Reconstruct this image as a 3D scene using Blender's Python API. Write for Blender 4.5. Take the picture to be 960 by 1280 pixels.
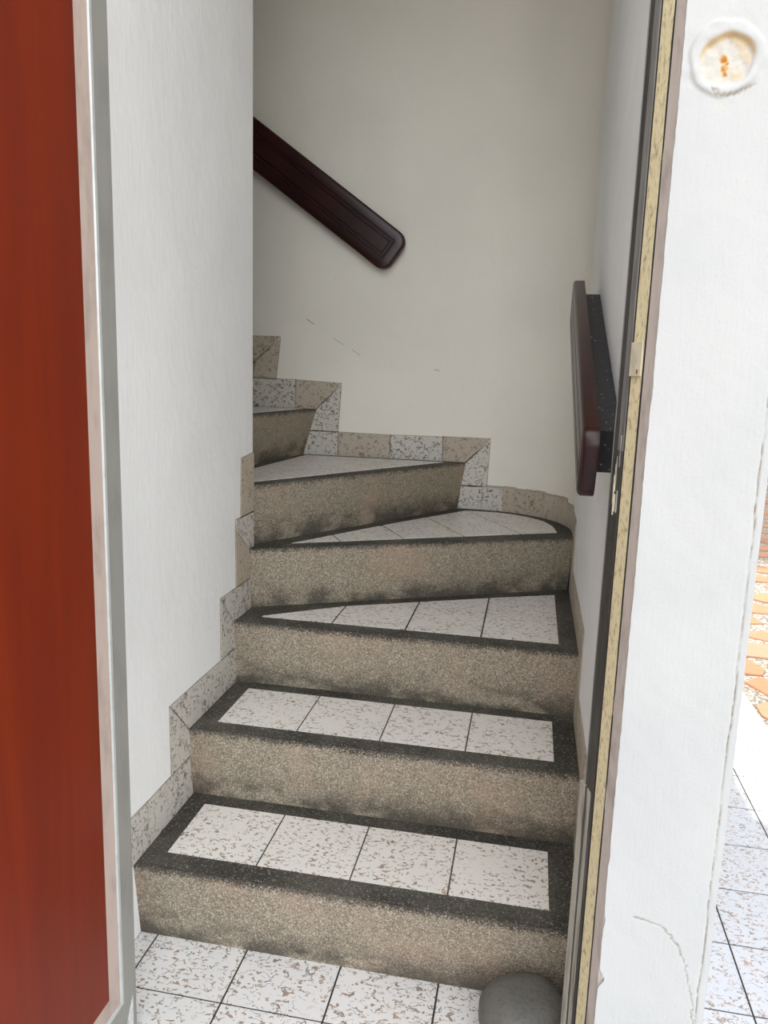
import bpy, bmesh, math, random
import numpy as np
from mathutils import Matrix, Vector, noise as mnoise

random.seed(7)
for o in list(bpy.data.objects):
    bpy.data.objects.remove(o)
scene = bpy.context.scene
COL = scene.collection

# ------------------------------------------------------------------ camera
F_PX = 970.0                                   # focal length in pixels of a 960 x 1280 frame
EYE = Vector((0.0, 0.0, 1.199))
CAM_X = (0.98142715, 0.18934205, 0.03082765)   # image right in the world
CAM_Y = (0.06351927, -0.16910689, -0.98354876) # image down in the world
CAM_Z = (-0.18101397, 0.9672396, -0.17799297)  # viewing direction
cd = bpy.data.cameras.new('camera')
cd.sensor_fit = 'VERTICAL'
cd.sensor_height = 36.0
cd.lens = 36.0 * F_PX / 1280.0
cd.clip_start = 0.02
cam = bpy.data.objects.new('camera', cd)
COL.objects.link(cam)
m3 = Matrix((CAM_X, tuple(-v for v in CAM_Y), tuple(-v for v in CAM_Z))).transposed()
cam.matrix_world = Matrix.Translation(EYE) @ m3.to_4x4()
scene.camera = cam

# ------------------------------------------------------------------ sky, sun, exposure
SUN_DIR = Vector((-0.10, 0.50, 1.0)).normalized()      # towards the sun
world = bpy.data.worlds.new('sky')
scene.world = world
world.use_nodes = True
wn = world.node_tree.nodes
wl = world.node_tree.links
wn.clear()
w_out = wn.new('ShaderNodeOutputWorld')
w_bg = wn.new('ShaderNodeBackground')
w_hsv = wn.new('ShaderNodeHueSaturation')
w_sky = wn.new('ShaderNodeTexSky')
w_sky.sky_type = 'NISHITA'
w_sky.sun_disc = False
w_sky.sun_elevation = math.asin(SUN_DIR.z)
w_sky.sun_rotation = math.atan2(SUN_DIR.x, SUN_DIR.y)
w_sky.air_density = 1.0
w_sky.dust_density = 2.5
w_hsv.inputs['Saturation'].default_value = 0.42
w_bg.inputs['Strength'].default_value = 0.36
wl.new(w_sky.outputs[0], w_hsv.inputs['Color'])
w_haze = wn.new('ShaderNodeMix')                        # thin bright haze evens out the sky
w_haze.data_type = 'RGBA'
w_haze.inputs[0].default_value = 0.75
w_haze.inputs[7].default_value = (3.05, 3.14, 3.24, 1.0)
wl.new(w_hsv.outputs[0], w_haze.inputs[6])
wl.new(w_haze.outputs[2], w_bg.inputs['Color'])
wl.new(w_bg.outputs[0], w_out.inputs['Surface'])

sd = bpy.data.lights.new('sun', 'SUN')
sd.energy = 3.2
sd.angle = math.radians(0.6)
sd.color = (1.0, 0.93, 0.82)
sun = bpy.data.objects.new('sun', sd)
COL.objects.link(sun)
sun.rotation_euler = SUN_DIR.to_track_quat('Z', 'Y').to_euler()

vs = scene.view_settings
vs.view_transform = 'Standard'
vs.look = 'None'
vs.gamma = 1.0
vs.use_curve_mapping = False
vs.exposure = 1.62


# ------------------------------------------------------------------ helpers
def link(name, me, mat=None, parent=None, loc=None):
    o = bpy.data.objects.new(name, me)
    COL.objects.link(o)
    if mat is not None and me is not None and not me.materials:
        me.materials.append(mat)
    if parent is not None:
        o.parent = parent
    if loc is not None:
        o.location = loc
    return o


def mesh(name, verts, faces, mat=None, parent=None, loc=None, bevel=0.0, seg=2, smooth=None, edges=None):
    me = bpy.data.meshes.new(name)
    bm = bmesh.new()
    vv = [bm.verts.new(v) for v in verts]
    for f in faces:
        try:
            bm.faces.new([vv[i] for i in f])
        except ValueError:
            pass
    bmesh.ops.recalc_face_normals(bm, faces=bm.faces)
    if bevel > 0:
        bm.edges.ensure_lookup_table()
        es = list(bm.edges)
        if edges is not None:
            es = [e for e in es if edges(e)]
        bmesh.ops.bevel(bm, geom=es, offset=bevel, segments=seg, affect='EDGES', profile=0.5, clamp_overlap=True)
    bm.to_mesh(me)
    bm.free()
    if smooth:
        for p in me.polygons:
            p.use_smooth = True
        me.set_sharp_from_angle(angle=math.radians(smooth))
    return link(name, me, mat, parent, loc)


def prism_data(poly, a, b, axis='z'):
    """polygon extruded between a and b along an axis; poly is (x,y) for z, (y,z) for x, (x,z) for y"""
    def p(u, v, w):
        return {'z': (u, v, w), 'x': (w, u, v), 'y': (u, w, v)}[axis]
    n = len(poly)
    V = [p(u, v, a) for u, v in poly] + [p(u, v, b) for u, v in poly]
    Fc = [tuple(range(n - 1, -1, -1)), tuple(range(n, 2 * n))]
    Fc += [(i, (i + 1) % n, n + (i + 1) % n, n + i) for i in range(n)]
    return V, Fc


def prism(name, poly, a, b, mat, parent=None, axis='z', **k):
    V, Fc = prism_data(poly, a, b, axis)
    return mesh(name, V, Fc, mat, parent, **k)


def box(name, lo, hi, mat, parent=None, **k):
    return prism(name, [(lo[0], lo[1]), (hi[0], lo[1]), (hi[0], hi[1]), (lo[0], hi[1])], lo[2], hi[2], mat, parent, **k)


def boxes(name, lst, mat, parent=None):
    V, Fc = [], []
    for lo, hi in lst:
        v, f = prism_data([(lo[0], lo[1]), (hi[0], lo[1]), (hi[0], hi[1]), (lo[0], hi[1])], lo[2], hi[2])
        k = len(V)
        V += v
        Fc += [tuple(i + k for i in q) for q in f]
    return mesh(name, V, Fc, mat, parent)


def tag(o, label=None, cat=None, group=None, kind=None):
    if label:
        o['label'] = label
    if cat:
        o['category'] = cat
    if group:
        o['group'] = group
    if kind:
        o['kind'] = kind
    return o


def struct(o, label, cat):
    return tag(o, label, cat, kind='structure')


def empty(name, loc=(0, 0, 0)):
    o = bpy.data.objects.new(name, None)
    o.empty_display_size = 0.1
    COL.objects.link(o)
    o.location = loc
    return o


def clip(poly, hull):
    """clip polygon by a convex counter-clockwise hull"""
    out = list(poly)
    n = len(hull)
    for i in range(n):
        ax, ay = hull[i]
        bx, by = hull[(i + 1) % n]
        def side(p):
            return (bx - ax) * (p[1] - ay) - (by - ay) * (p[0] - ax)
        src, out = out, []
        for j in range(len(src)):
            p, q = src[j], src[(j + 1) % len(src)]
            sp, sq = side(p), side(q)
            if sp >= 0:
                out.append(p)
            if (sp > 0 and sq < 0) or (sp < 0 and sq > 0):
                t = sp / (sp - sq)
                out.append((p[0] + t * (q[0] - p[0]), p[1] + t * (q[1] - p[1])))
        if not out:
            return []
    return out


def area(poly):
    return 0.5 * sum(poly[i][0] * poly[(i + 1) % len(poly)][1] - poly[(i + 1) % len(poly)][0] * poly[i][1] for i in range(len(poly)))


def pix(px, py):
    """horizontal and vertical slopes (X/Y, dZ/Y) of the sight line through a pixel of the photograph"""
    a, b = (px - 480) / F_PX, (py - 640) / F_PX
    d = Vector(CAM_X) * a + Vector(CAM_Y) * b + Vector(CAM_Z)
    return d.x / d.y, d.z / d.y


# ------------------------------------------------------------------ materials
class NT:
    def __init__(self, name):
        self.m = bpy.data.materials.new(name)
        self.m.use_nodes = True
        self.t = self.m.node_tree
        self.b = self.t.nodes['Principled BSDF']

    def n(self, kind, **k):
        x = self.t.nodes.new('ShaderNode' + kind)
        for a, v in k.items():
            setattr(x, a, v)
        return x

    def l(self, a, b):
        self.t.links.new(a, b)

    def put(self, sock, v):
        if isinstance(v, bpy.types.NodeSocket):
            self.l(v, sock)
        elif isinstance(v, (tuple, list)) and len(v) == 3 and sock.type == 'RGBA':
            sock.default_value = (*v, 1)
        else:
            sock.default_value = v

    def math(self, op, a, b=0.0, c=0.0, clamp=False):
        x = self.n('Math', operation=op, use_clamp=clamp)
        self.put(x.inputs[0], a)
        self.put(x.inputs[1], b)
        self.put(x.inputs[2], c)
        return x.outputs[0]

    def vmul(self, v, s):
        x = self.n('VectorMath', operation='MULTIPLY')
        self.put(x.inputs[0], v)
        x.inputs[1].default_value = s
        return x.outputs[0]

    def pos(self):
        return self.n('NewGeometry').outputs['Position']

    def obj(self):
        return self.n('TexCoord').outputs['Object']

    def rnd_pos(self):
        r = self.n('ObjectInfo').outputs['Random']
        c = self.n('CombineXYZ')
        self.put(c.inputs[0], self.math('MULTIPLY', r, 17.3))
        self.put(c.inputs[1], self.math('MULTIPLY', r, 9.1))
        self.put(c.inputs[2], self.math('MULTIPLY', r, 5.7))
        a = self.n('VectorMath', operation='ADD')
        self.l(self.pos(), a.inputs[0])
        self.l(c.outputs[0], a.inputs[1])
        return a.outputs[0]

    def noise(self, vec, scale, detail=3.0, rough=0.55, dist=0.0):
        x = self.n('TexNoise')
        self.put(x.inputs['Vector'], vec)
        x.inputs['Scale'].default_value = scale
        x.inputs['Detail'].default_value = detail
        x.inputs['Roughness'].default_value = rough
        x.inputs['Distortion'].default_value = dist
        return x.outputs['Fac']

    def vor(self, vec, scale, out='Color', feature='F1'):
        x = self.n('TexVoronoi', feature=feature)
        self.put(x.inputs['Vector'], vec)
        x.inputs['Scale'].default_value = scale
        return x.outputs[out]

    def step(self, v, lo, hi):
        x = self.n('MapRange', interpolation_type='SMOOTHSTEP')
        self.put(x.inputs['Value'], v)
        x.inputs['From Min'].default_value = lo
        x.inputs['From Max'].default_value = hi
        return x.outputs[0]

    def mix(self, f, a, b, blend='MIX'):
        x = self.n('Mix', data_type='RGBA', blend_type=blend)
        self.put(x.inputs['Factor'], f)
        self.put(x.inputs['A'] if False else x.inputs[6], a)
        self.put(x.inputs[7], b)
        return x.outputs[2]

    def ramp(self, v, stops):
        x = self.n('ValToRGB')
        self.put(x.inputs[0], v)
        e = x.color_ramp.elements
        while len(e) < len(stops):
            e.new(0.5)
        for s, (p, c) in zip(e, stops):
            s.position = p
            s.color = (*c, 1)
        return x.outputs[0]

    def bump(self, h, strength=0.3, dist=0.002, prev=None):
        x = self.n('Bump')
        self.put(x.inputs['Height'], h)
        x.inputs['Strength'].default_value = strength
        x.inputs['Distance'].default_value = dist
        if prev is not None:
            self.l(prev, x.inputs['Normal'])
        return x.outputs[0]

    def done(self, color, rough=0.6, normal=None, metal=0.0, spec=0.5, coat=0.0):
        self.put(self.b.inputs['Base Color'], color)
        self.put(self.b.inputs['Roughness'], rough)
        self.b.inputs['Metallic'].default_value = metal
        self.b.inputs['Specular IOR Level'].default_value = spec
        if coat:
            self.b.inputs['Coat Weight'].default_value = coat
            self.b.inputs['Coat Roughness'].default_value = 0.2
        if normal is not None:
            self.l(normal, self.b.inputs['Normal'])
        return self.m


def mat_plaster(name, base, streak=1.0):
    t = NT(name)
    p = t.pos()
    sp = t.vmul(p, (6.0, 6.0, 1.2))
    n1 = t.noise(sp, 18, 4)
    n2 = t.noise(p, 3.0, 3)
    spots = t.step(t.noise(p, 55, 2), 0.72, 0.78)
    c = t.mix(t.step(n2, 0.3, 0.75), base, tuple(v * 0.94 for v in base))
    c = t.mix(t.math('MULTIPLY', spots, 0.25), c, tuple(v * 0.7 for v in base))
    b = t.bump(n1, 0.25 * streak, 0.004)
    b = t.bump(t.noise(p, 8, 3), 0.25, 0.02, b)
    return t.done(c, 0.62, b, spec=0.3)


def mat_chip_tile(name, base, tint=0.0, density=0.0, aniso=(1.0, 1.35, 1.35), rough=0.28, chips=((0.16, 0.13, 0.11), (0.25, 0.17, 0.11), (0.40, 0.21, 0.10))):
    t = NT(name)
    p = t.rnd_pos()
    q = t.vmul(p, aniso)
    line = t.math('ABSOLUTE', t.math('SUBTRACT', t.noise(q, 50, 2.0, 0.55, 0.8), 0.5))
    line = t.math('SUBTRACT', 1.0, t.step(line, 0.022, 0.048))
    gate = t.step(t.noise(q, 80, 1.5, 0.5), 0.49 - density, 0.54 - density)
    clus = t.step(t.noise(p, 13, 2), 0.30 - density, 0.48 - density)
    f = t.math('MULTIPLY', t.math('MULTIPLY', line, gate), clus)
    chip = t.ramp(t.noise(p, 34, 1), [(0.30, chips[0]), (0.5, chips[1]), (0.72, chips[2])])
    var = t.noise(p, 6, 2)
    c = t.mix(var, base, tuple(v * 0.90 for v in base))
    if tint:
        c = t.mix(t.math('MULTIPLY', t.step(t.noise(p, 9, 3), 0.3, 0.6), tint), c, (0.46, 0.38, 0.28))
    c = t.mix(t.math('MULTIPLY', f, 0.88), c, chip)
    return t.done(c, rough, t.bump(t.noise(p, 30, 2), 0.05, 0.003), spec=0.45)


def mat_step():
    """washed pebble aggregate: dark on the worn tread edge, paler on the riser, grimy along its foot"""
    t = NT('washed_pebble')
    p = t.pos()
    g = t.n('NewGeometry')
    nz = t.n('SeparateXYZ')
    t.l(g.outputs['True Normal'], nz.inputs[0])
    o = t.n('SeparateXYZ')
    t.l(t.obj(), o.inputs[0])
    h = t.math('DIVIDE', o.outputs[2], 0.175)
    grain = t.n('SeparateColor')
    t.l(t.vor(p, 420), grain.inputs[0])
    gv = grain.outputs[0]
    pale = t.ramp(gv, [(0.0, (0.16, 0.127, 0.085)), (0.35, (0.29, 0.243, 0.176)), (0.75, (0.38, 0.323, 0.241)), (1.0, (0.58, 0.52, 0.42))])
    blot = t.noise(t.vmul(p, (1.0, 1.0, 0.6)), 7, 4)
    pale = t.mix(t.math('MULTIPLY', t.step(blot, 0.45, 0.72), 0.35), pale, (0.50, 0.34, 0.24))
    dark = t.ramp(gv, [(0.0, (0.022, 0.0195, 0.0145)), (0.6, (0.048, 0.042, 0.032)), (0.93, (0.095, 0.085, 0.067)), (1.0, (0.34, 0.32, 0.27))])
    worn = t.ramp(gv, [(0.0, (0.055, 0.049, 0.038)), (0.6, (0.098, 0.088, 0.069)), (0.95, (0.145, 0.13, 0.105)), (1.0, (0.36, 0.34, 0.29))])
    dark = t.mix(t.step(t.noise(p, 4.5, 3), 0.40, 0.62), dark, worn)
    wob = t.math('SUBTRACT', t.noise(p, 26, 4), 0.5)
    jit0 = t.math('SUBTRACT', grain.outputs[1], 0.5)
    foot = t.math('SUBTRACT', 1.0, t.step(t.math('ADD', t.math('ADD', h, t.math('MULTIPLY', jit0, 0.25)), t.math('MULTIPLY', wob, 0.50)), 0.0, 0.50))
    jit = t.math('MULTIPLY', t.math('SUBTRACT', grain.outputs[1], 0.5), 0.09)
    nose = t.step(t.math('ADD', t.math('ADD', h, jit), t.math('MULTIPLY', wob, 0.12)), 0.925, 0.97)
    patch = t.step(t.noise(t.vmul(p, (1.0, 1.0, 1.6)), 9, 4), 0.36, 0.56)     # splash stains, patchy
    grime = t.math('MULTIPLY', t.math('MULTIPLY', foot, patch), 0.85)
    c = t.mix(grime, pale, (0.062, 0.056, 0.043))
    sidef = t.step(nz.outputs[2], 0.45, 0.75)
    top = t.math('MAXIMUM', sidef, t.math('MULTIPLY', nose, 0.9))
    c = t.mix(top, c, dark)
    b = t.bump(t.vor(p, 420, 'Distance'), 0.9, 0.0022)
    b = t.bump(t.noise(p, 60, 3), 0.5, 0.004, b)
    return t.done(c, 0.68, b, spec=0.4)


def mat_plain(name, base, rough=0.6, var=0.15, scale=20, bump=0.2, metal=0.0, spec=0.5, stretch=(1, 1, 1), dark=None, lo=0.45, hi=0.7):
    t = NT(name)
    p = t.vmul(t.pos(), stretch)
    n1 = t.noise(p, scale, 4, 0.6)
    c = t.mix(t.step(n1, lo, hi), base, dark if dark else tuple(v * (1 - var) for v in base))
    return t.done(c, rough, t.bump(n1, bump, 0.003), metal=metal, spec=spec)


def mat_wood(name, a, b, rough=0.3, grain=(1, 1, 1), coat=0.0, spec=0.5, scale=6):
    t = NT(name)
    p = t.vmul(t.obj(), grain)
    n1 = t.noise(p, scale, 5, 0.6, 0.4)
    c = t.mix(t.step(n1, 0.3, 0.7), a, b)
    return t.done(c, rough, t.bump(n1, 0.06, 0.003), coat=coat, spec=spec)


M = {}
M['plaster'] = mat_plaster('white_plaster', (0.87, 0.865, 0.84))
M['plaster_back'] = mat_plaster('cream_plaster', (0.85, 0.81, 0.715), 0.5)
M['floor_tile'] = mat_chip_tile('glazed_floor_tile', (0.80, 0.785, 0.76), density=0.02)
M['porch_tile'] = mat_chip_tile('shade_tinted_porch_tile', (0.49, 0.515, 0.55), density=0.03)  # floor tile copy, darkened and blued to put shade and skylight into the colour
M['step_tile'] = mat_chip_tile('glazed_step_tile', (0.84, 0.80, 0.735))
M['skirt'] = mat_chip_tile('skirting_white', (0.62, 0.585, 0.52), density=0.04, aniso=(1, 1, 1), rough=0.5, chips=((0.07, 0.06, 0.05), (0.12, 0.095, 0.07), (0.22, 0.14, 0.08)))
M['skirt_beige'] = mat_chip_tile('skirting_stained', (0.52, 0.46, 0.375), tint=0.6, density=0.0, aniso=(1, 1, 1), rough=0.6, chips=((0.14, 0.11, 0.08), (0.20, 0.15, 0.10), (0.30, 0.20, 0.12)))
M['mortar'] = mat_plain('mortar', (0.40, 0.355, 0.29), 0.8, 0.3, 60, 0.5)
M['grout'] = mat_plain('dark_grout', (0.045, 0.04, 0.036), 0.9, 0.3, 80, 0.3)
M['step'] = mat_step()
M['rosewood'] = mat_wood('dark_red_wood', (0.017, 0.0042, 0.0038), (0.034, 0.0075, 0.006), 0.30, (1, 1, 6), spec=0.4)
M['batten'] = mat_plain('black_batten', (0.022, 0.020, 0.022), 0.55, 0.3, 150, 0.4, dark=(0.5, 0.5, 0.48), lo=0.655, hi=0.68)
M['door_red'] = mat_wood('red_door_paint', (0.18, 0.017, 0.0012), (0.14, 0.012, 0.0012), 0.45, (1, 6, 0.5), spec=0.24, scale=2.5)
M['alu'] = mat_plain('grey_aluminium', (0.275, 0.268, 0.24), 0.55, 0.12, 30, 0.1, metal=0.1, stretch=(1, 1, 0.3))
M['alu_ridge'] = mat_plain('pale_aluminium', (0.52, 0.53, 0.51), 0.4, 0.15, 30, 0.1, metal=0.25)
M['bright_alu'] = mat_plain('bare_aluminium', (0.85, 0.86, 0.87), 0.3, 0.3, 90, 0.8, metal=0.7)
M['bead'] = mat_plain('pinkish_bead', (0.40, 0.315, 0.265), 0.6, 0.22, 40, 0.4, stretch=(1, 1, 0.25))
M['bronze'] = mat_plain('dark_bronze', (0.055, 0.052, 0.045), 0.4, 0.4, 60, 0.3, metal=0.3, stretch=(1, 1, 0.15))
M['channel'] = mat_plain('worn_channel', (0.26, 0.255, 0.235), 0.45, 0.4, 60, 0.4, metal=0.3, stretch=(1, 1, 0.1))
M['old_channel'] = mat_plain('weathered_channel', (0.42, 0.40, 0.33), 0.6, 0.5, 50, 0.7, stretch=(1, 1, 0.12), dark=(0.14, 0.13, 0.11))
M['black'] = mat_plain('black_gap', (0.012, 0.011, 0.010), 0.8, 0.2, 40, 0.2)
M['yellow'] = mat_plain('yellowed_sealant', (0.86, 0.77, 0.47), 0.7, 0.3, 110, 1.0, stretch=(1, 1, 0.8), dark=(0.42, 0.34, 0.19), lo=0.48, hi=0.76)
M['beige'] = mat_plain('bare_render', (0.50, 0.44, 0.385), 0.8, 0.3, 35, 0.8, stretch=(1, 1, 0.4))
M['plate'] = mat_plain('cream_plate', (0.72, 0.66, 0.48), 0.5, 0.2, 40, 0.3)
M['rust'] = mat_plain('rust', (0.30, 0.10, 0.03), 0.8, 0.4, 80, 0.6)
M['stone'] = mat_plain('river_stone', (0.125, 0.12, 0.105), 0.62, 0.4, 130, 0.5, dark=(0.09, 0.087, 0.078))
M['ground'] = mat_plain('paver_mortar', (0.30, 0.265, 0.215), 0.9, 0.5, 70, 0.8, dark=(0.07, 0.065, 0.06), lo=0.42, hi=0.58)
M['dark_wall'] = mat_plain('black_wall', (0.015, 0.014, 0.016), 0.6, 0.3, 5, 0.2)
M['roof_tile'] = mat_plain('clay_roof_tile', (0.34, 0.12, 0.06), 0.8, 0.3, 12, 0.4)
M['bark'] = mat_plain('bark', (0.13, 0.09, 0.06), 0.9, 0.4, 20, 1.0)
M['leaf'] = mat_plain('leaf', (0.06, 0.13, 0.03), 0.5, 0.4, 3, 0.0)


def mat_paver():
    t = NT('orange_paver')
    r = t.n('ObjectInfo').outputs['Random']
    c = t.ramp(r, [(0.0, (0.235, 0.088, 0.034)), (0.45, (0.265, 0.118, 0.05)), (0.8, (0.24, 0.128, 0.068)), (1.0, (0.17, 0.125, 0.095))])
    n1 = t.noise(t.rnd_pos(), 14, 4)
    c = t.mix(t.step(n1, 0.5, 0.75), c, (0.19, 0.14, 0.105))
    return t.done(c, 0.8, t.bump(n1, 0.6, 0.01))


M['paver'] = mat_paver()


def mat_coat():
    """white paint of the wall end; the 'rust' and 'crack' marks are stored on the mesh"""
    t = NT('thick_white_paint')
    p = t.pos()
    a = t.n('Attribute', attribute_name='rust').outputs['Fac']
    c2 = t.n('Attribute', attribute_name='crack').outputs['Fac']
    base = t.mix(t.step(t.noise(p, 5, 3), 0.35, 0.7), (0.495, 0.495, 0.48), (0.465, 0.47, 0.46))
    flecks = t.step(t.noise(t.vmul(p, (1, 1, 0.6)), 120, 2), 0.72, 0.76)
    base = t.mix(t.math('MULTIPLY', flecks, 0.3), base, (0.38, 0.35, 0.30))
    wob = t.noise(p, 130, 3)
    col = t.mix(t.math('MULTIPLY', c2, t.step(wob, 0.25, 0.6)), base, (0.27, 0.22, 0.16))
    rust = t.ramp(a, [(0.0, (0.57, 0.57, 0.55)), (0.30, (0.54, 0.43, 0.28)), (0.65, (0.48, 0.27, 0.10)), (1.0, (0.42, 0.125, 0.015))])
    col = t.mix(t.step(a, 0.02, 0.30), col, rust)
    b = t.bump(t.noise(t.vmul(p, (3, 3, 0.5)), 60, 3), 0.35, 0.0015)
    return t.done(col, 0.65, b, spec=0.15)


M['coat'] = mat_coat()

# ------------------------------------------------------------------ dimensions (metres)
R = 0.175                     # riser
XL, XR = -0.757, 0.150        # faces of the side walls
YB = 2.890                    # face of the back wall
YF0, YF1 = 1.05, 1.178        # front wall thickness
YE = 2.045                    # free end of the left wall
XFAR = -1.86
TOP = 3.3
ARC = [(-0.17 + 0.32 * math.sin(a), 2.57 + 0.32 * math.cos(a)) for a in [math.pi / 2 * i / 20 for i in range(21)]]

# ------------------------------------------------------------------ floor and its tiles
PX, PY = 0.2012, 0.1962
JX = [-0.7175 + PX * i for i in range(-9, 9)]        # joint lines
JX = [x for x in JX if x < 0.86] + [0.885]
floor = box('floor', (-2.6, -0.75, -0.12), (0.885, 9.0, -0.0015), M['grout'])
struct(floor, 'white chip-pattern tiled floor with thin dark joints inside and outside the doorway', 'floor')
JY = [1.2195 + PY * i for i in range(-7, 26)]
for i in range(len(JX) - 1):
    for j in range(len(JY) - 1):
        x0, x1, y0, y1 = JX[i] + 0.002, JX[i + 1] - 0.002, JY[j] + 0.002, JY[j + 1] - 0.002
        inside = x0 > (-1.6 if y1 < 1.04 else -0.93) and x1 < 0.31 and y0 > -0.17
        porch = x1 > 0.26 and y0 > -0.17
        if inside and x0 < 0.28 and y0 < 1.36 or porch:
            if x0 < 0.20 and y0 > 1.38:
                continue
            if x0 < XL and y0 > 1.0:
                x0 = max(x0, XL + 0.001)
            if inside and not porch:
                y1 = min(y1, 1.375)
            if y1 - y0 < 0.02 or x1 - x0 < 0.01:
                continue
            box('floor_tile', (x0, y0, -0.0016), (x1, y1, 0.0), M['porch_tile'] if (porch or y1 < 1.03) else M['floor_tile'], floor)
# plain far surroundings of the porch floor keep the same glaze
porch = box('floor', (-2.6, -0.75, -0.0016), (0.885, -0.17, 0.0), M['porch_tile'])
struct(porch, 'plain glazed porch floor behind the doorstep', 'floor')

# ------------------------------------------------------------------ pavement of orange pavers
pav = boxes('pavement', [((0.886, -25, -0.20), (25, 26, -0.017)), ((-25, -25, -0.20), (0.886, -0.752, -0.017))], M['ground'])
struct(pav, 'sunlit ground of orange irregular stone pavers with pale mortar', 'pavement')
pm = []
rp = random.Random(3)
for k in range(8):
    n = 7
    pts = []
    for i in range(n):
        a = 2 * math.pi * (i + rp.uniform(-0.25, 0.25)) / n
        sx, sy = 0.172 * rp.uniform(0.86, 1.04), 0.112 * rp.uniform(0.86, 1.04)
        ca, sa = math.cos(a), math.sin(a)
        q = (abs(ca) ** 3 + abs(sa) ** 3) ** (-1 / 3)
        pts.append((sx * ca * q, sy * sa * q))
    V, Fc = prism_data(pts, -0.05, 0.0)
    me = bpy.data.meshes.new('paver')
    bm = bmesh.new()
    vv = [bm.verts.new(v) for v in V]
    for f in Fc:
        bm.faces.new([vv[i] for i in f])
    bmesh.ops.recalc_face_normals(bm, faces=bm.faces)
    bmesh.ops.bevel(bm, geom=[e for e in bm.edges if all(v.co.z > -0.01 for v in e.verts)], offset=0.006, segments=1, affect='EDGES')
    bm.to_mesh(me)
    bm.free()
    me.materials.append(M['paver'])
    pm.append(me)
cnt = 0
for j in range(36):
    y = 1.75 + j * 0.242
    for i in range(-1, 12):
        x = 1.065 + i * 0.36 + (0.18 if j % 2 else 0.0)
        if i < 0:
            if j % 2:
                o = link('paver', pm[rp.randrange(8)], None, pav, (0.972, y, -0.011))
                o.scale.x = 0.46
                cnt += 1
            continue
        if x > 0.40 * y + 0.20 or x < 0.27 * y - 0.70 or cnt >= 290:
            continue
        o = link('paver', pm[rp.randrange(8)], None, pav, (x + rp.uniform(-.01, .01), y + rp.uniform(-.01, .01), -0.011 + rp.uniform(-0.002, 0.002)))
        o.rotation_euler.z = rp.uniform(-0.10, 0.10) + (math.pi if rp.random() < 0.5 else 0)
        cnt += 1

# ------------------------------------------------------------------ walls
wl_ = box('wall_left', (-0.937, YF1 + 0.09, 0.0), (XL, YE, TOP), M['plaster'], bevel=0.006, seg=2,
          edges=lambda e: all(abs(v.co.y - YE) < 1e-4 for v in e.verts) and abs(e.verts[0].co.z - e.verts[1].co.z) > 1)
struct(wl_, 'white plastered wall on the inner side of the stairs', 'wall')
wb = prism('wall_back', [(XFAR, YB), (-0.17, YB)] + ARC[1:-1] + [(XR, 2.57), (0.294, 2.57), (0.294, 3.05), (XFAR, 3.05)], 0.0, TOP, M['plaster_back'], smooth=25)
struct(wb, 'cream white back wall of the stairwell with a rounded corner', 'wall')
for (x, z, ln, ang, w) in ((-0.845, 1.375, 0.034, -32, 0.003), (-0.735, 1.305, 0.05, -30, 0.0016), (-0.665, 1.265, 0.04, -32, 0.0016), (-0.36, 1.21, 0.022, -10, 0.0022)):
    s = box('scratch', (-ln / 2, 0, -w / 2), (ln / 2, 0.004, w / 2), M['mortar'], wb, loc=(x, YB - 0.0006, z))
    s.rotation_euler.y = math.radians(-ang)
wr = box('wall_right', (XR, YF0 + 0.006, 0.0), (0.292, 2.57, TOP), M['plaster'])
struct(wr, 'white wall on the outer side of the stairs, its thick painted end facing the porch', 'wall')
wf = boxes('wall_front', [((-2.6, YF0, 0.0), (XL - 0.004, YF1 + 0.09, TOP)), ((XL - 0.004, YF0 + 0.02, 2.85), (XR, YF1 + 0.09, TOP))], M['plaster'])
struct(wf, 'white front wall beside and above the doorway', 'wall')
ww = box('wall_wing_blocker', (-1.75, -4.5, 0.0), (-1.60, YF0, TOP), M['beige'])  # added out of view to keep left-hand sky light off the wall end
struct(ww, 'unseen wing wall added left of the porch to block sky light', 'wall')
wfl = box('wall_far', (XFAR - 0.14, YF1 + 0.09, 0.0), (XFAR, 3.05, TOP), M['plaster'])
struct(wfl, 'white outer wall of the upper flight', 'wall')
cl = box('ceiling', (XFAR - 0.14, YF0, TOP), (0.294, 3.05, TOP + 0.15), M['plaster'])
struct(cl, 'white ceiling of the stairwell', 'ceiling')

# thick paint coat on the end of the right wall, a height field with the patched hole, cracks and chipped edge
NX, NZ = 98, 1480
xa, xb, za, zb = 0.1445, 0.297, 0.0, 2.25
HOLE = (0.197, 1.572)
ring = (0.196, 1.575)
crack_px = [(792, 1146), (806, 1150), (826, 1158), (838, 1170), (848, 1186), (856, 1206), (859, 1228), (865, 1250), (864, 1268), (868, 1290), (870, 1330)]
crack = [(pix(*q)[0] * YF0, EYE.z + pix(*q)[1] * YF0) for q in crack_px]
arc2_px = [(888, 112), (898, 117), (908, 118), (920, 116), (934, 110), (946, 103)]
arc2 = [(pix(*q)[0] * YF0, EYE.z + pix(*q)[1] * YF0) for q in arc2_px]
notch_px = [(742, 1222, .008), (752, 1150, .002), (757, 1068, .0015), (820, 490, .001)]
notch = [(EYE.z + pix(a, b)[1] * YF0, d) for a, b, d in notch_px]


def dpoly(x, z, pts):
    d = np.full(x.shape, 9.0)
    for (ax, az), (bx, bz) in zip(pts[:-1], pts[1:]):
        ux, uz = bx - ax, bz - az
        L = ux * ux + uz * uz
        t = np.clip(((x - ax) * ux + (z - az) * uz) / L, 0, 1)
        d = np.minimum(d, np.hypot(x - ax - t * ux, z - az - t * uz))
    return d


rng = np.random.default_rng(5)


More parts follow.
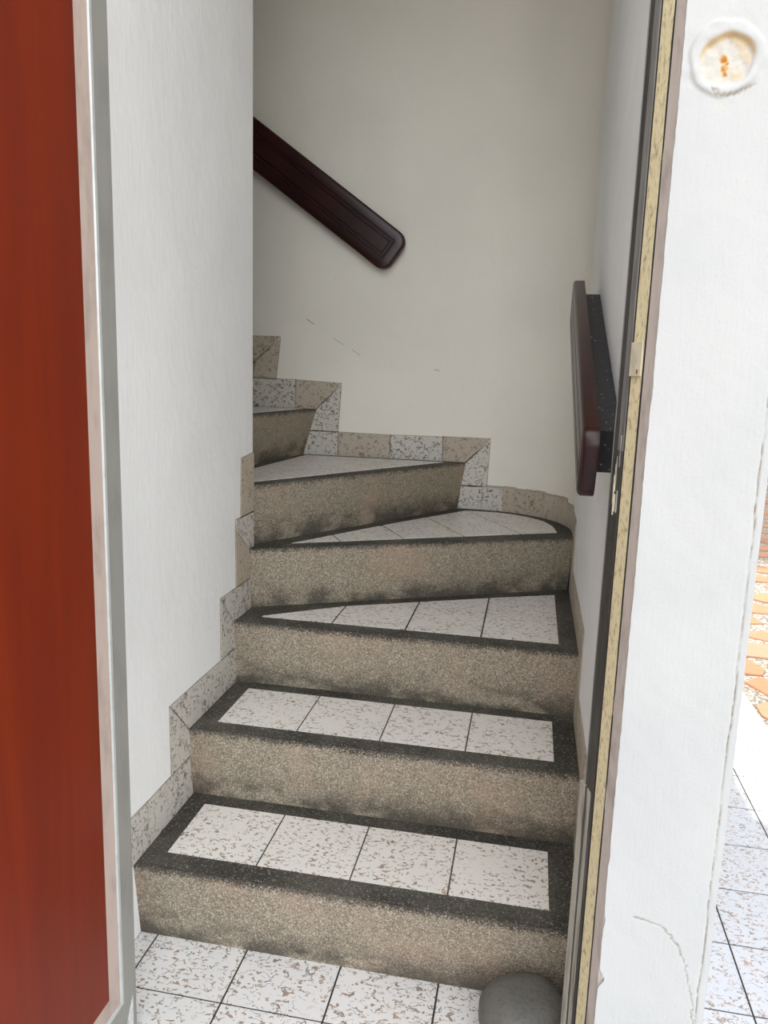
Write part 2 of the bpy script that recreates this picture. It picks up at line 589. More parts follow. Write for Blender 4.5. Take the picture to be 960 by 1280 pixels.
def n1d(zv, step_, seed):
    r_ = np.random.default_rng(seed)
    k = int((zb - za) / step_) + 4
    return np.interp(zv, za + np.arange(k) * step_, r_.uniform(-1, 1, k))


zv = np.linspace(za, zb, NZ)
left = xa + 0.0022 + 0.0007 * n1d(zv, 0.12, 1) + 0.0004 * n1d(zv, 0.008, 2)
for z0, dep in notch:
    left += dep * np.exp(-((zv - z0) / 0.010) ** 2)
right = xb + 0.0007 * n1d(zv, 0.04, 8) + 0.0003 * n1d(zv, 0.011, 9)
u = np.linspace(0, 1, NX)
Xg = left[:, None] + (right - left)[:, None] * u[None, :]
Zg = np.repeat(zv[:, None], NX, 1)
H = np.zeros_like(Xg)
H += 0.0005 * np.sin(Zg * 9 + Xg * 40) + 0.0003 * n1d(zv, 0.015, 4)[:, None] * np.sin(Xg * 130)
H += rng.normal(0, 0.00009, H.shape)
ridge_x = right - 0.0105 + 0.0012 * n1d(zv, 0.05, 11) + 0.0007 * n1d(zv, 0.014, 12)
dr = Xg - ridge_x[:, None]
H += -0.0020 * np.exp(-(dr / 0.0012) ** 2) - 0.0012 * (dr > 0)
gap = np.clip(0.6 + 0.8 * n1d(zv, 0.06, 14), 0.15, 1)[:, None]
crk = np.exp(-(dr / 0.0011) ** 2) * gap
wig = 0.0011 * np.sin(Zg * 420 + 2 * np.sin(Zg * 150)) + 0.0007 * np.sin(Xg * 900 + Zg * 260)
d1 = np.abs(dpoly(Xg + wig, Zg + 0.5 * wig, crack))
H += -0.0012 * np.exp(-(d1 / 0.0012) ** 2)
crk = np.maximum(crk, np.exp(-(d1 / 0.0011) ** 2) * 1.0)
d2 = dpoly(Xg + wig, Zg + wig, arc2)
H += -0.0012 * np.exp(-(d2 / 0.0016) ** 2)
crk = np.maximum(crk, np.exp(-(d2 / 0.0016) ** 2))
rr = np.hypot(Xg - ring[0], Zg - ring[1])
th = np.arctan2(Zg - ring[1], Xg - ring[0])
rim = 0.0415 + 0.0012 * np.sin(3 * th + 1) + 0.0008 * np.sin(7 * th)
H += 0.0030 * (1 / (1 + np.exp((rr - rim) / 0.0007)))
rh = np.hypot((Xg - HOLE[0]) / 1.04, Zg - HOLE[1])
inr = 0.0285 + 0.0012 * np.sin(2 * th + 0.5) + 0.0006 * np.sin(5 * th)
bowl = 1 / (1 + np.exp((rh - inr) / 0.0012))
H += -0.0070 * bowl


def n2d(x, z, cell, seed):
    g = np.random.default_rng(seed).uniform(-1, 1, (64, 64))
    fx, fz = x / cell, z / cell
    ix, iz = np.floor(fx).astype(int), np.floor(fz).astype(int)
    tx, tz = fx - ix, fz - iz
    tx, tz = tx * tx * (3 - 2 * tx), tz * tz * (3 - 2 * tz)
    G = lambda a, b: g[a % 64, b % 64]
    return (G(ix, iz) * (1 - tx) + G(ix + 1, iz) * tx) * (1 - tz) + (G(ix, iz + 1) * (1 - tx) + G(ix + 1, iz + 1) * tx) * tz


rough_in = n2d(Xg, Zg, 0.0055, 3) + 0.5 * n2d(Xg, Zg, 0.0033, 4)
H += 0.0009 * bowl * rough_in
H += 0.0007 * n2d(Xg, Zg, 0.011, 6) * np.exp(-((rr - 0.040) / 0.012) ** 2)
dimp = np.hypot((Xg - 0.1765) / 1.3, Zg - 1.590)
H += -0.0028 * np.exp(-(dimp / 0.006) ** 2)
rust = 0.30 * np.exp(-((rh - inr) / 0.0035) ** 2) * np.clip(0.35 + np.sin(th - 0.05), 0, 1) + 0.16 * bowl + 0.10 * bowl * (rough_in > 0.2) * (Xg > HOLE[0])
for (x0, z0, s) in ((0.1945, 1.5745, 0.0040), (0.1945, 1.5640, 0.0045), (0.1975, 1.5690, 0.0025), (0.1965, 1.5585, 0.003)):
    wx, wz = 0.0022 * n2d(Xg, Zg, 0.004, 31), 0.0022 * n2d(Xg, Zg, 0.004, 32)
    rust = np.maximum(rust, 1.0 * np.exp(-(((Xg + wx - x0) ** 2 + (Zg + wz - z0) ** 2) / s ** 2) ** 1.2))
rust = np.maximum(rust, 0.22 * np.exp(-(dimp / 0.006) ** 2))
rust = np.maximum(rust, 0.17 * np.exp(-((Xg - 0.193) ** 2 + ((Zg - 1.520) / 0.6) ** 2) / 0.008 ** 2))
Yg = (YF0 + 0.0) - H
verts = np.stack([Xg, Yg, Zg], -1).reshape(-1, 3)
back = np.stack([Xg[:, [0, -1]], np.full((NZ, 2), YF0 + 0.007), Zg[:, [0, -1]]], -1).reshape(-1, 3)
faces = []
for r_ in range(NZ - 1):
    b0 = r_ * NX
    faces += [(b0 + c, b0 + c + 1, b0 + NX + c + 1, b0 + NX + c) for c in range(NX - 1)]
    k = NX * NZ + r_ * 2
    faces.append((k, b0, b0 + NX, k + 2))
    faces.append((b0 + NX - 1, k + 1, k + 3, b0 + 2 * NX - 1))
me = bpy.data.meshes.new('paint_coat')
me.from_pydata(np.concatenate([verts, back]).tolist(), [], faces)
for nm, arr in (('rust', rust), ('crack', crk)):
    at = me.attributes.new(nm, 'FLOAT', 'POINT')
    at.data.foreach_set('value', np.concatenate([arr.reshape(-1), np.zeros(2 * NZ)]).astype(np.float32))
for p in me.polygons:
    p.use_smooth = True
me.set_sharp_from_angle(angle=math.radians(50))
coat = link('paint_coat', me, M['coat'], wr)
coat['label'] = 'thick white paint coat with cracks and a rusty patched hole'

# ------------------------------------------------------------------ staircase
stairs = empty('staircase', (0, 0, 0))
tag(stairs, 'winding staircase of washed pebble steps with inset white chip tiles', 'staircase')
# nose line (inner end, outer end) of each step in plan
NOSE = {1: ((XL, 1.337), (XR, 1.337)), 2: ((XL, 1.608), (XR, 1.608)), 3: ((XL, 1.893), (XR, 1.893)),
        4: ((XL, 2.008), (XR, 2.478)), 5: ((XL, 2.050), (-0.237, YB)), 6: ((-0.930, YE), (-0.815, YB)),
        7: ((-0.937, 2.02), (-1.060, YB)), 8: ((-0.937, 1.90), (-1.50, YB)), 9: ((-0.937, 1.72), (XFAR, 2.35)),
        10: ((-0.937, 1.48), (XFAR, 1.60))}
ARC_IN = [p for p in ARC if 0.001 < p[0] + 0.17]
PLAN = {
    1: [(XL, 1.337), (XR, 1.337), (XR, 1.66), (XL, 1.66)],
    2: [(XL, 1.608), (XR, 1.608), (XR, 1.94), (XL, 1.94)],
    3: [(XL, 1.893), (XR, 1.893), (XR, 2.52), (XL, 2.045)],
    4: [(XL, 2.008), (XR, 2.478), (XR, 2.57)] + ARC[-2:0:-1] + [(-0.17, YB), (-0.30, YB), (XL, 2.13)],
    5: [(XL, 2.050), (-0.237, YB), (-0.90, YB), (-0.937, YE)],
    6: [(-0.930, YE), (-0.815, YB), (-1.11, YB), (-0.937, 2.05)],
    7: [(-0.937, 2.02), (-1.060, YB), (-1.56, YB), (-0.937, 1.87)][::-1],
    8: [(-0.937, 1.90), (-1.50, YB), (XFAR, YB), (XFAR, 2.31), (-0.937, 1.68)][::-1],
    9: [(-0.937, 1.72), (XFAR, 2.35), (XFAR, 1.56), (-0.937, 1.44)][::-1],
}
OVER = {1: 0.024, 2: 0.02, 3: 0.018, 4: 0.018, 5: 0.018, 6: 0.05, 7: 0.03, 8: 0.02, 9: 0.02}
STEP = {}
for n in range(1, 10):
    poly = PLAN[n]
    (ax, ay), (bx, by) = NOSE[n]
    d = Vector((bx - ax, by - ay)).normalized()
    cen = Vector((sum(p[0] for p in poly) / len(poly), sum(p[1] for p in poly) / len(poly)))
    nrm = Vector((-d.y, d.x))
    if nrm.dot(cen - Vector((ax, ay))) < 0:
        nrm = -nrm
    def front(p):
        q = Vector(p) - Vector((ax, ay))
        return abs(q.dot(nrm)) < 0.004 and -0.01 < q.dot(d) < (Vector((bx, by)) - Vector((ax, ay))).length + 0.01
    zb_ = (n - 1) * R
    low = max(-R * 0.0 if n == 1 else -0.10, -zb_)
    slope = OVER[n] / R
    Vb, Vt = [], []
    for p in poly:
        if front(p):
            off = nrm * (slope * (R - low))
            Vb.append((p[0] + off.x, p[1] + off.y, low))
        else:
            Vb.append((p[0], p[1], low))
        Vt.append((p[0], p[1], R))
    k = len(poly)
    Fc = [tuple(range(k - 1, -1, -1)), tuple(range(k, 2 * k))] + [(i, (i + 1) % k, k + (i + 1) % k, k + i) for i in range(k)]
    fset = [i for i, p in enumerate(poly) if front(p)]
    def is_nose(e, poly=poly, front=front):
        return all(abs(v.co.z - R) < 1e-5 and front((v.co.x, v.co.y)) for v in e.verts)
    STEP[n] = mesh('step', Vb + Vt, Fc, M['step'], stairs, loc=(0, 0, zb_), bevel=0.009, seg=3, edges=is_nose, smooth=40)


def step_tiles(n, origin, ang, hull, cols, rows, sx, sy):
    ca, sa = math.cos(ang), math.sin(ang)
    if area(hull) < 0:
        hull = hull[::-1]
    g = 0.0018 if n < 3 else 0.0024
    for i in range(*cols):
        for j in range(*rows):
            q = [(i * sx + g, j * sy + g), ((i + 1) * sx - g, j * sy + g), ((i + 1) * sx - g, (j + 1) * sy - g), (i * sx + g, (j + 1) * sy - g)]
            q = [(origin[0] + a * ca - b * sa, origin[1] + a * sa + b * ca) for a, b in q]
            q = clip(q, hull)
            if len(q) >= 3 and abs(area(q)) > 0.0004:
                prism('step_tile', q, R - 0.004, R + 0.0012, M['step_tile'], STEP[n])


def rect(x0, y0, x1, y1):
    return [(x0, y0), (x1, y0), (x1, y1), (x0, y1)]


step_tiles(1, (-0.709, 1.391), 0, rect(-0.709, 1.391, 0.093, 1.585), (0, 4), (0, 1), 0.2005, 0.2)
step_tiles(2, (-0.706, 1.659), 0, rect(-0.706, 1.659, 0.096, 1.867), (0, 4), (0, 1), 0.2005, 0.21)
step_tiles(3, (-0.700, 1.950), 0, [(-0.700, 1.950), (0.103, 1.950), (0.107, 2.415), (-0.101, 2.315), (-0.504, 2.108), (-0.700, 1.958)], (0, 5), (0, 3), 0.2008, 0.218)
a4 = math.atan2(2.525 - 2.08, 0.101 + 0.702)
hull4 = [(-0.715, 2.072), (0.101, 2.525), (0.088, 2.64), (0.060, 2.725), (0.010, 2.785), (-0.05, 2.825), (-0.12, 2.846), (-0.245, 2.846), (-0.449, 2.490)]
step_tiles(4, (-0.542 - 0.2 * math.cos(a4) + 0.005, 2.188 - 0.2 * math.sin(a4) - 0.006), a4, hull4, (-1, 6), (0, 4), 0.2, 0.2)
a5 = math.atan2(YB - 2.05, -0.237 + 0.757)
hull5 = [(-0.775, 2.105), (-0.300, 2.858), (-0.845, 2.858), (-0.905, 2.10)]
step_tiles(5, (-0.775, 2.105), a5, hull5, (-1, 6), (0, 5), 0.2, 0.2)
a6 = math.atan2(YB - YE, -0.815 + 0.930)
hull6 = [(-0.955, 2.12), (-0.862, 2.862), (-1.07, 2.862), (-0.965, 2.12)]
step_tiles(6, (-0.955, 2.12), a6, hull6, (-1, 6), (0, 5), 0.2, 0.2)

# ------------------------------------------------------------------ skirting: mortar bed + tiles
def skirt(name, label, polys, axis, face, into, grow=0.004):
    """polys: (points in the wall plane, stained?); face = wall face coordinate, into = room direction"""
    V, Fc = [], []
    for pts, s in polys:
        c = Vector((sum(p[0] for p in pts) / len(pts), sum(p[1] for p in pts) / len(pts)))
        g = [tuple(Vector(p) + (Vector(p) - c).normalized() * grow) for p in pts]
        v, f = prism_data(g, face - into * 0.001, face + into * 0.0012, axis)
        k = len(V)
        V += v
        Fc += [tuple(i + k for i in q) for q in f]
    root = mesh(name, V, Fc, M['mortar'])
    struct(root, label, 'baseboard')
    for pts, s in polys:
        c = Vector((sum(p[0] for p in pts) / len(pts), sum(p[1] for p in pts) / len(pts)))
        g = [tuple(Vector(p) - (Vector(p) - c).normalized() * 0.0012) for p in pts]
        prism('skirting_tile', g, face + into * 0.0002, face + into * 0.0024, M['skirt_beige'] if s else M['skirt'], root, axis=axis)
    return root


LEFT = [
    ([(1.268, .175), (1.402, .175), (1.402, .279), (1.268, .283)], 0),
    ([(1.402, .175), (1.625, .175), (1.610, .278), (1.402, .279)], 0),
    ([(1.516, .280), (1.622, .280), (1.607, .350), (1.512, .446)], 0),
    ([(1.607, .350), (1.688, .350), (1.688, .447), (1.514, .447)], 0),
    ([(1.688, .350), (1.910, .350), (1.905, .447), (1.688, .447)], 0),
    ([(1.805, .449), (1.905, .449), (1.892, .525), (1.803, .611)], 0),
    ([(1.892, .525), (2.020, .525), (2.018, .614), (1.805, .614)], 0),
    ([(1.912, .616), (2.016, .616), (2.008, .700), (1.908, .770)], 1),
    ([(2.008, .700), (YE, .700), (YE, .800), (1.912, .800), (1.910, .772)], 0),
    ([(1.946, .802), (YE, .802), (YE, .966), (1.950, .958)], 1),
]
skirt('baseboard_left', 'stepped skirting of white chip tiles climbing the inner wall', LEFT, 'x', XL, 1)
BACK = [
    ([(-0.262, .70), (-0.171, .70), (-0.171, .787), (-0.252, .787)], 0),
    ([(-0.250, .789), (-0.155, .789), (-0.150, .958), (-0.236, .875)], 0),
    ([(-0.325, .875), (-0.237, .875), (-0.150, .967), (-0.325, .966)], 1),
    ([(-0.525, .875), (-0.325, .875), (-0.325, .966), (-0.525, .964)], 0),
    ([(-0.728, .875), (-0.525, .875), (-0.525, .964), (-0.728, .966)], 1),
    ([(-0.885, .875), (-0.728, .875), (-0.728, .966), (-0.850, .966)], 0),
    ([(-0.848, .968), (-0.731, .968), (-0.720, 1.142), (-0.815, 1.05)], 0),
    ([(-0.900, 1.05), (-0.815, 1.05), (-0.720, 1.150), (-0.900, 1.157)], 1),
    ([(-1.10, 1.05), (-0.900, 1.05), (-0.900, 1.157), (-1.09, 1.160)], 0),
    ([(-1.085, 1.162), (-0.979, 1.160), (-0.962, 1.310), (-1.060, 1.225)], 1),
    ([(-1.26, 1.225), (-1.060, 1.225), (-0.964, 1.318), (-1.26, 1.320)], 1),
]
bb = skirt('baseboard_back', 'stepped skirting of stained chip tiles along the back wall and its rounded corner', BACK, 'y', YB, -1)
# narrow upright pieces following the rounded corner
segs = [0.0, 0.25, 0.40, 0.53, 0.66, 0.80, 0.95, 1.10, 1.25, 1.42, 1.57]


def arc_pt(a, r):
    return (-0.17 + r * math.sin(a), 2.57 + r * math.cos(a))


Vm, Fm = [], []
for i in range(len(segs) - 1):
    a0, a1 = segs[i] + 0.003, segs[i + 1] - 0.003
    q = [arc_pt(a0 + (a1 - a0) * k / 4, 0.3175) for k in range(5)] + [arc_pt(a1, 0.321), arc_pt(a0, 0.321)]
    ht = 0.786 + 0.002 * math.sin(i * 2.1) - (0.010 if i >= len(segs) - 3 else 0)
    prism('skirting_tile', q, 0.70, ht, M['skirt_beige'] if i else M['skirt'], bb)
    q2 = [arc_pt(a0 - 0.004 + (a1 - a0 + 0.008) * k / 4, 0.3187) for k in range(5)] + [arc_pt(a1 + 0.004, 0.321), arc_pt(a0 - 0.004, 0.321)]
    v, f = prism_data(q2, 0.70, ht + 0.008)
    k = len(Vm)
    Vm += v
    Fm += [tuple(t + k for t in g) for g in f]
mesh('mortar_bed', Vm, Fm, M['mortar'], bb)
RIGHT = [
    ([(1.18, .0), (1.355, .0), (1.345, .10), (1.18, .10)], 1),
    ([(1.245, .10), (1.345, .10), (1.337, .175), (1.245, .27)], 1),
    ([(1.337, .175), (1.625, .175), (1.615, .275), (1.245, .275)], 1),
    ([(1.516, .277), (1.618, .277), (1.608, .350), (1.512, .446)], 1),
    ([(1.608, .350), (1.910, .350), (1.902, .447), (1.514, .447)], 1),
    ([(1.803, .449), (1.902, .449), (1.893, .525), (1.803, .611)], 1),
    ([(1.893, .525), (2.10, .525), (2.10, .615), (1.805, .614)], 1),
    ([(2.10, .525), (2.30, .525), (2.30, .615), (2.10, .615)], 1),
    ([(2.30, .525), (2.49, .525), (2.485, .615), (2.30, .615)], 0),
    ([(2.395, .617), (2.487, .617), (2.478, .70), (2.395, .76)], 1),
    ([(2.478, .70), (2.568, .70), (2.568, .770), (2.395, .770)], 1),
]
skirt('baseboard_right', 'stained stepped skirting on the outer wall', RIGHT, 'x', XR, -1)

# ------------------------------------------------------------------ handrails
def rounded(L, W, r, k=6):
    pts = []
    for cx, cy, a0 in ((L - r, r, -90), (L - r, W - r, 0), (r, W - r, 90), (r, r, 180)):
        for i in range(k + 1):
            a = math.radians(a0 + 90 * i / k)
            pts.append((cx + r * math.cos(a), cy + r * math.sin(a)))
    return pts


def inset_rect(L, W, d, r, k=6):
    return [(x + d, y + d) for x, y in rounded(L - 2 * d, W - 2 * d, r, k)]


def board(name, L, W, T, r, parent):
    """board lying in local XY, face at z = T, with a routed double line around the face"""
    rings = [(rounded(L, W, r), 0.0), (rounded(L, W, r), T - 0.006), (inset_rect(L, W, 0.003, r - 0.003), T - 0.002), (inset_rect(L, W, 0.008, max(r - 0.008, .004)), T)]
    d0 = W * 0.235
    for k in range(2):
        d = d0 + k * 0.012
        rings += [(inset_rect(L, W, d, 0.006), T), (inset_rect(L, W, d + 0.0018, 0.005), T - 0.0035), (inset_rect(L, W, d + 0.0042, 0.004), T - 0.0035), (inset_rect(L, W, d + 0.006, 0.003), T)]
    V, Fc = [], []
    n = len(rings[0][0])
    for pts, z in rings:
        V += [(x, y, z) for x, y in pts]
    for a in range(len(rings) - 1):
        for i in range(n):
            j = (i + 1) % n
            Fc.append((a * n + i, a * n + j, (a + 1) * n + j, (a + 1) * n + i))
    Fc.append(tuple(range(n - 1, -1, -1)))
    Fc.append(tuple(range((len(rings) - 1) * n, len(rings) * n)))
    return mesh(name, V, Fc, M['rosewood'], parent, smooth=40)


def frame(ex, ey, ez, o):
    return Matrix(((ex.x, ey.x, ez.x, o[0]), (ex.y, ey.y, ez.y, o[1]), (ex.z, ey.z, ez.z, o[2]), (0, 0, 0, 1)))


# back wall rail: rises to the left
al = math.atan2(1.909 - 1.572, 1.059 - 0.593)
ex = Vector((-math.cos(al), 0, math.sin(al)))
ey = Vector((math.sin(al), 0, math.cos(al)))
ez = ex.cross(ey)
if ez.y > 0:
    ez = -ez
rail = empty('handrail')
rail.matrix_world = frame(ex, ey, Vector((0, -1, 0)), (-0.521 - 0.036, YB - 0.001, 1.520 + 0.026))
tag(rail, 'dark red wooden handrail board rising along the cream back wall', 'handrail', 'stair handrails')
b1 = board('rail_board', 1.25, 0.146, 0.032, 0.042, rail)
b1.location = (0, 0, 0.022)
bt = box('mounting_batten', (0.10, 0.045, 0.0), (1.15, 0.10, 0.022), M['batten'], rail)
# right wall rail
al = math.radians(21.5)
ex = Vector((0, math.cos(al), math.sin(al)))
ey = Vector((0, -math.sin(al), math.cos(al)))
rail2 = empty('handrail')
rail2.matrix_world = frame(ex, ey, Vector((-1, 0, 0)), (XR - 0.001, 1.345, 0.990))
tag(rail2, 'dark red wooden handrail board on the outer wall beside the doorway', 'handrail', 'stair handrails')
b2 = board('rail_board', 0.955, 0.128, 0.028, 0.032, rail2)
b2.location = (0, 0, 0.040)
bt2 = box('mounting_batten', (0.075, 0.020, 0.0), (0.90, 0.100, 0.040), M['batten'], rail2)

# ------------------------------------------------------------------ door leaf, opened outwards against the porch
DX, HY = -0.641, 1.1305          # face of the leaf and its hinge edge
door = empty('door_1', (DX, HY, 0.006))
struct(door, 'red painted door leaf in a grey aluminium frame, standing open towards the porch', 'door')
DY0, DH = 0.38, 2.06             # free edge and height
SW, RW, BW = 0.044, 0.010, 0.025   # stile, ridge and bead widths
ZB = 0.0876                       # height of the bottom rail


def dpart(name, y0, y1, z0, z1, x0, x1, mat, bevel=0.0012):
    return box(name, (x0, y0 - HY, z0), (x1, y1 - HY, z1), mat, door, bevel=bevel, seg=1)


ya, yz = DY0 + SW, HY - SW
za_, zz = ZB, DH - SW
dpart('stile', HY - SW, HY, 0.0, DH, -0.037, 0.0, M['alu'])
dpart('stile', DY0, DY0 + SW, 0.0, DH, -0.037, 0.0, M['alu'])
dpart('bottom_rail', ya, yz, 0.0, ZB, -0.037, 0.0, M['alu'])
dpart('top_rail', ya, yz, DH - SW, DH, -0.037, 0.0, M['alu'])
dpart('frame_ridge', yz - RW, yz, za_, zz, -0.030, 0.0022, M['alu_ridge'], 0.002)
dpart('frame_ridge', ya, ya + RW, za_, zz, -0.030, 0.0022, M['alu_ridge'], 0.002)
dpart('frame_ridge', ya + RW, yz - RW, za_, za_ + RW, -0.030, 0.0022, M['alu_ridge'], 0.002)
dpart('frame_ridge', ya + RW, yz - RW, zz - RW, zz, -0.030, 0.0022, M['alu_ridge'], 0.002)
ya, yz, za_, zz = ya + RW, yz - RW, za_ + RW, zz - RW
dpart('door_panel', ya + BW - 0.002, yz - BW + 0.002, za_ + BW - 0.002, zz - BW + 0.002, -0.030, -0.0065, M['door_red'])
# sloping glazing beads, mitred: outer side level with the frame, inner side level with the panel
O4 = [(ya, za_), (yz, za_), (yz, zz), (ya, zz)]
I4 = [(ya + BW, za_ + BW), (yz - BW, za_ + BW), (yz - BW, zz - BW), (ya + BW, zz - BW)]
for i in range(4):
    j = (i + 1) % 4
    q = [O4[i], O4[j], I4[j], I4[i]]
    V = [((-0.0005 if k < 2 else -0.0068), y - HY, z) for k, (y, z) in enumerate(q)] + [(-0.028, y - HY, z) for y, z in q]
    mesh('glazing_bead', V, [(0, 1, 2, 3), (4, 5, 6, 7), (0, 1, 5, 4), (1, 2, 6, 5), (2, 3, 7, 6), (3, 0, 4, 7)], M['bead'], door)
cp = prism('corner_patch', [(-0.044, 0.020), (-0.016, 0.012), (-0.014, 0.078)], 0.0002, 0.0016, M['bright_alu'], door, axis='x')
cp['label'] = 'bare silver patch at the mitred corner'
# hinge jamb on the left of the opening
hj = prism('trim_1', [(XL - 0.004, YF0 + 0.02), (-0.722, YF0 + 0.02), (-0.722, 1.19), (-0.716, 1.19), (-0.716, 1.235), (XL - 0.004, 1.235)], 0.0, 2.85, M['alu'])
struct(hj, 'grey aluminium hinge jamb between the door leaf and the inner wall', 'door frame')

# ------------------------------------------------------------------ lock jamb on the right of the opening
jamb = prism('trim_2', [(0.1470, 1.0545), (0.1375, 1.0755), (0.1375, 1.120), (0.152, 1.120), (0.152, 1.0545)], 0.0, 2.85, M['beige'])
struct(jamb, 'chipped bare render strip with yellowed sealant and worn door channel beside the white wall end', 'door frame')
NJ = 120


def wavy_strip(name, pts, z0, z1, mat, amp, seed, which, axis=0, n=NJ):
    """upright strip of plan section pts whose corner(s) `which` wander along the height"""
    r_ = random.Random(seed)
    V, Fc = [], []
    k = len(pts)
    off = [0.0, 0.0]
    for i in range(n + 1):
        z = z0 + (z1 - z0) * i / n
        dv = amp * (mnoise.noise((z * 9.0, seed, 0.3)) + 0.6 * mnoise.noise((z * 40.0, seed, 1.7)))
        for c, (x, y) in enumerate(pts):
            if c in which:
                x, y = (x + dv, y) if axis == 0 else (x, y + dv)
            V.append((x, y, z))
    for i in range(n):
        for c in range(k):
            e = (c + 1) % k
            Fc.append((i * k + c, i * k + e, (i + 1) * k + e, (i + 1) * k + c))
    Fc.append(tuple(range(k - 1, -1, -1)))
    Fc.append(tuple(range(n * k, n * k + k)))
    return mesh(name, V, Fc, mat, jamb)


wavy_strip('crack_gap', [(0.1378, 1.0745), (0.1363, 1.0775), (0.150, 1.0775), (0.150, 1.0745)], 0.0, 2.85, M['black'], 0.0005, 4, (0, 1))
wavy_strip('sealant_strip', [(0.1362, 1.078), (0.1275, 1.1195), (0.150, 1.1195), (0.150, 1.078)], 0.0, 2.85, M['yellow'], 0.0007, 9, (0,), 1)
prism('groove', [(0.1280, 1.1195), (0.1262, 1.1245), (0.150, 1.1245), (0.150, 1.1195)], 0.0, 2.85, M['black'], jamb)
prism('channel_web', [(0.1252, 1.1245), (0.1204, 1.146), (0.150, 1.146), (0.150, 1.1245)], 0.575, 2.85, M['channel'], jamb, bevel=0.0006, seg=1)
prism('channel_lip', [(0.1200, 1.146), (0.1165, 1.160), (0.150, 1.160), (0.150, 1.146)], 0.575, 2.85, M['bronze'], jamb, bevel=0.0008, seg=1)
prism('dark_web', [(0.1250, 1.1243), (0.1202, 1.1458), (0.150, 1.1458), (0.150, 1.1243)], 0.575, 1.10, M['bronze'], jamb, bevel=0.0004, seg=1)
prism('edge_bead', [(0.1163, 1.1605), (0.1157, 1.1635), (0.150, 1.1635), (0.150, 1.1605)], 0.575, 2.85, M['channel'], jamb)
for k, (xa_, xb_, ya_, yb2, m_) in enumerate(((0.1252, 0.1228, 1.1245, 1.134, 'bronze'), (0.1226, 0.1185, 1.134, 1.150, 'old_channel'), (0.1168, 0.1160, 1.150, 1.154, 'bronze'), (0.1150, 0.1095, 1.154, 1.172, 'old_channel'))):
    wavy_strip('worn_channel', [(xa_, ya_), (xb_, yb2), (0.150, yb2), (0.150, ya_)], 0.0, 0.575, M[m_], 0.0004, 20 + k, (0, 1), 0, 60)
pl = prism('strike_plate', [(0.1340, 1.0810), (0.1244, 1.1205), (0.1262, 1.1212), (0.1358, 1.0815)], 1.203, 1.248, M['plate'], jamb, bevel=0.0006, seg=1)
prism('rust_spot', [(0.1315, 1.0900), (0.1303, 1.0950), (0.1313, 1.0955), (0.1325, 1.0905)], 1.2065, 1.2120, M['rust'], jamb)
rs = random.Random(12)
for i in range(7):
    z = 1.00 + rs.uniform(0, 0.085)
    y = 1.128 + rs.uniform(0, 0.02)
    x = 0.1250 - (y - 1.1243) * 0.223
    hgt = rs.uniform(0.02, 0.05)
    prism('splinter', [(y, z), (y + 0.0022, z + 0.003), (y + 0.0030, z + hgt * 0.6), (y + 0.0010, z + hgt)], x - 0.0016, x + 0.002, M['old_channel'] if i % 2 else M['plate'], jamb, axis='x')

# ------------------------------------------------------------------ river stone used as door stop
bm = bmesh.new()
bmesh.ops.create_icosphere(bm, subdivisions=5, radius=1.0)
for v in bm.verts:
    p = v.co.copy()
    s = 1 + 0.07 * mnoise.noise(p * 1.1 + Vector((3, 1, 7))) + 0.012 * mnoise.noise(p * 5)
    q = (abs(p.x) ** 2.5 + abs(p.y) ** 2.5 + abs(p.z) ** 2.5) ** (-1 / 2.5)
    v.co = Vector((p.x * 0.083 * s * q, p.y * 0.072 * s * q, p.z * 0.055 * s * q))
    if v.co.z < -0.045:
        v.co.z = -0.045 - (abs(v.co.z) - 0.045) * 0.25
zmin = min(v.co.z for v in bm.verts)
me = bpy.data.meshes.new('river_stone')
bm.to_mesh(me)
bm.free()
for p in me.polygons:
    p.use_smooth = True
st = link('river_stone', me, M['stone'], None, (0.052, 1.262, -zmin + 0.0003))
st.rotation_euler = (0, 0, 0.5)
tag(st, 'smooth dark grey river stone lying on the floor against the bottom step', 'stone')

# ------------------------------------------------------------------ roof, with an unseen side slab and barrel tile eaves added to cast shade
roof = boxes('roof', [((-3.0, 1.0, TOP + 0.15), (0.295, 5.8, TOP + 0.30)), ((0.297, 0.60, 2.60), (6.0, 3.42, 2.72))], M['roof_tile'])
struct(roof, 'clay tiled roof over the stairwell with an unseen side slab added for shade', 'roof')
up = box('wall_upper_blocker', (-3.0, 1.06, TOP + 0.30), (0.06, 5.6, 6.0), M['plaster'])  # added above the view so its shadow covers the ground before the door
struct(up, 'unseen white upper block added above the stairwell to shade the ground in front', 'wall')
tm = None


def half_pipe(L, r, k=8):
    V, Fc = [], []
    for x in (0, L):
        for i in range(k + 1):
            a = math.pi * i / k
            V.append((x, r * math.cos(a), r * math.sin(a)))
    for i in range(k):
        Fc.append((i, i + 1, k + 2 + i, k + 1 + i))
    V2 = [(x, y * 0.86, z * 0.86) for x, y, z in V]
    o = len(V)
    Fc += [(o + i, o + k + 1 + i, o + k + 2 + i, o + i + 1) for i in range(k)]
    Fc += [(i, o + i, o + i + 1, i + 1) for i in range(k)] + [(k + 1 + i, k + 2 + i, o + k + 2 + i, o + k + 1 + i) for i in range(k)]
    me_ = bpy.data.meshes.new('roof_tile')
    me_.from_pydata(V + V2, [], Fc)
    me_.materials.append(M['roof_tile'])
    return me_


tm = half_pipe(0.42, 0.085)
for i in range(15):
    link('roof_tile', tm, None, roof, (-0.095, 3.75 + i * 0.17, TOP + 0.30))
for i in range(33):
    o = link('roof_tile', tm, None, roof, (0.45 + i * 0.17, 3.12, 2.72))
    o.rotation_euler.z = math.pi / 2

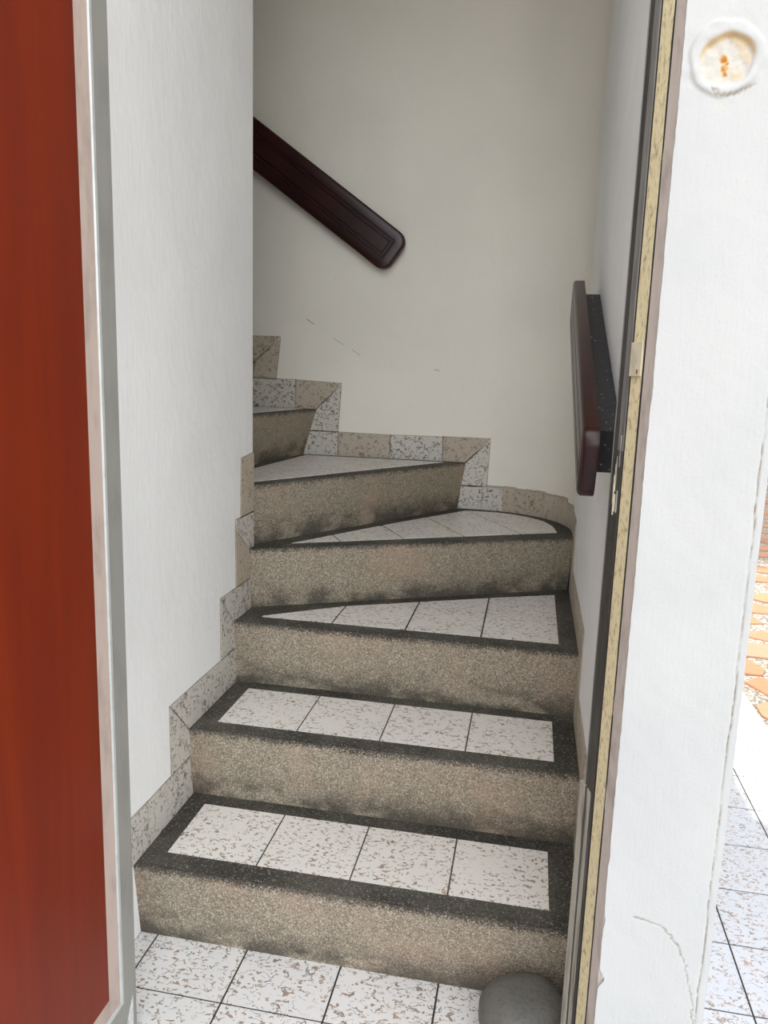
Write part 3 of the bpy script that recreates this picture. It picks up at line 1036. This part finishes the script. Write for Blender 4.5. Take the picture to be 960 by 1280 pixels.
# ------------------------------------------------------------------ far side of the yard
lw = box('wall_yard', (2.2, 10.75, -0.2), (6.5, 11.05, 0.40), M['dark_wall'], bevel=0.01)
struct(lw, 'low black wall across the far end of the yard', 'wall')
fw = box('wall_boundary_added', (-8, 15.0, -0.2), (16, 15.3, 2.6), M['plaster'])  # unseen wall, added with the other blocks for the lighting
struct(fw, 'pale boundary wall added out of view far behind the yard', 'wall')

# tree beside the yard whose crown shades the far pavers
tree = empty('shade_tree', (1.5, 10.1, -0.02))
tag(tree, 'leafy tree at the far edge of the paved yard', 'tree')
V, Fc = [], []
rt = random.Random(21)


def limb(p0, p1, r0, r1, k=8):
    d = (Vector(p1) - Vector(p0)).normalized()
    a = d.orthogonal().normalized()
    b = d.cross(a)
    o = len(V)
    for p, r in ((p0, r0), (p1, r1)):
        for i in range(k):
            t = 2 * math.pi * i / k
            V.append(tuple(Vector(p) + a * r * math.cos(t) + b * r * math.sin(t)))
    for i in range(k):
        j = (i + 1) % k
        Fc.append((o + i, o + j, o + k + j, o + k + i))
    Fc.append(tuple(o + k + i for i in range(k)))


limb((0, 0, 0), (0.1, -0.05, 2.4), 0.13, 0.09)
tips = []
for i in range(14):
    a = 2 * math.pi * i / 14 + rt.uniform(-.2, .2)
    q = rt.uniform(.9, 2.1)
    tip = (0.1 + q * math.cos(a), -0.05 + q * math.sin(a), rt.uniform(3.4, 4.6))
    limb((0.1, -0.05, 2.2 + rt.uniform(-.2, .2)), tip, 0.05, 0.012)
    tips.append(tip)
mesh('trunk', V, Fc, M['bark'], tree)
LV, LF = [], []
for i in range(15000):
    t = tips[rt.randrange(len(tips))]
    c = Vector(t) + Vector((rt.gauss(0, .55), rt.gauss(0, .55), rt.gauss(0, .4)))
    a = Vector((rt.uniform(-1, 1), rt.uniform(-1, 1), rt.uniform(-.4, .4))).normalized()
    b = a.orthogonal().normalized()
    b = (Matrix.Rotation(rt.uniform(0, 6.28), 3, a) @ b)
    s = rt.uniform(.08, .15)
    o = len(LV)
    LV += [tuple(c - a * s), tuple(c + b * s * .4), tuple(c + a * s), tuple(c - b * s * .4)]
    LF.append((o, o + 1, o + 2, o + 3))
fm = bpy.data.meshes.new('foliage')
fm.from_pydata(LV, [], LF)
fo = link('foliage', fm, M['leaf'], tree)
fo['kind'] = 'stuff'
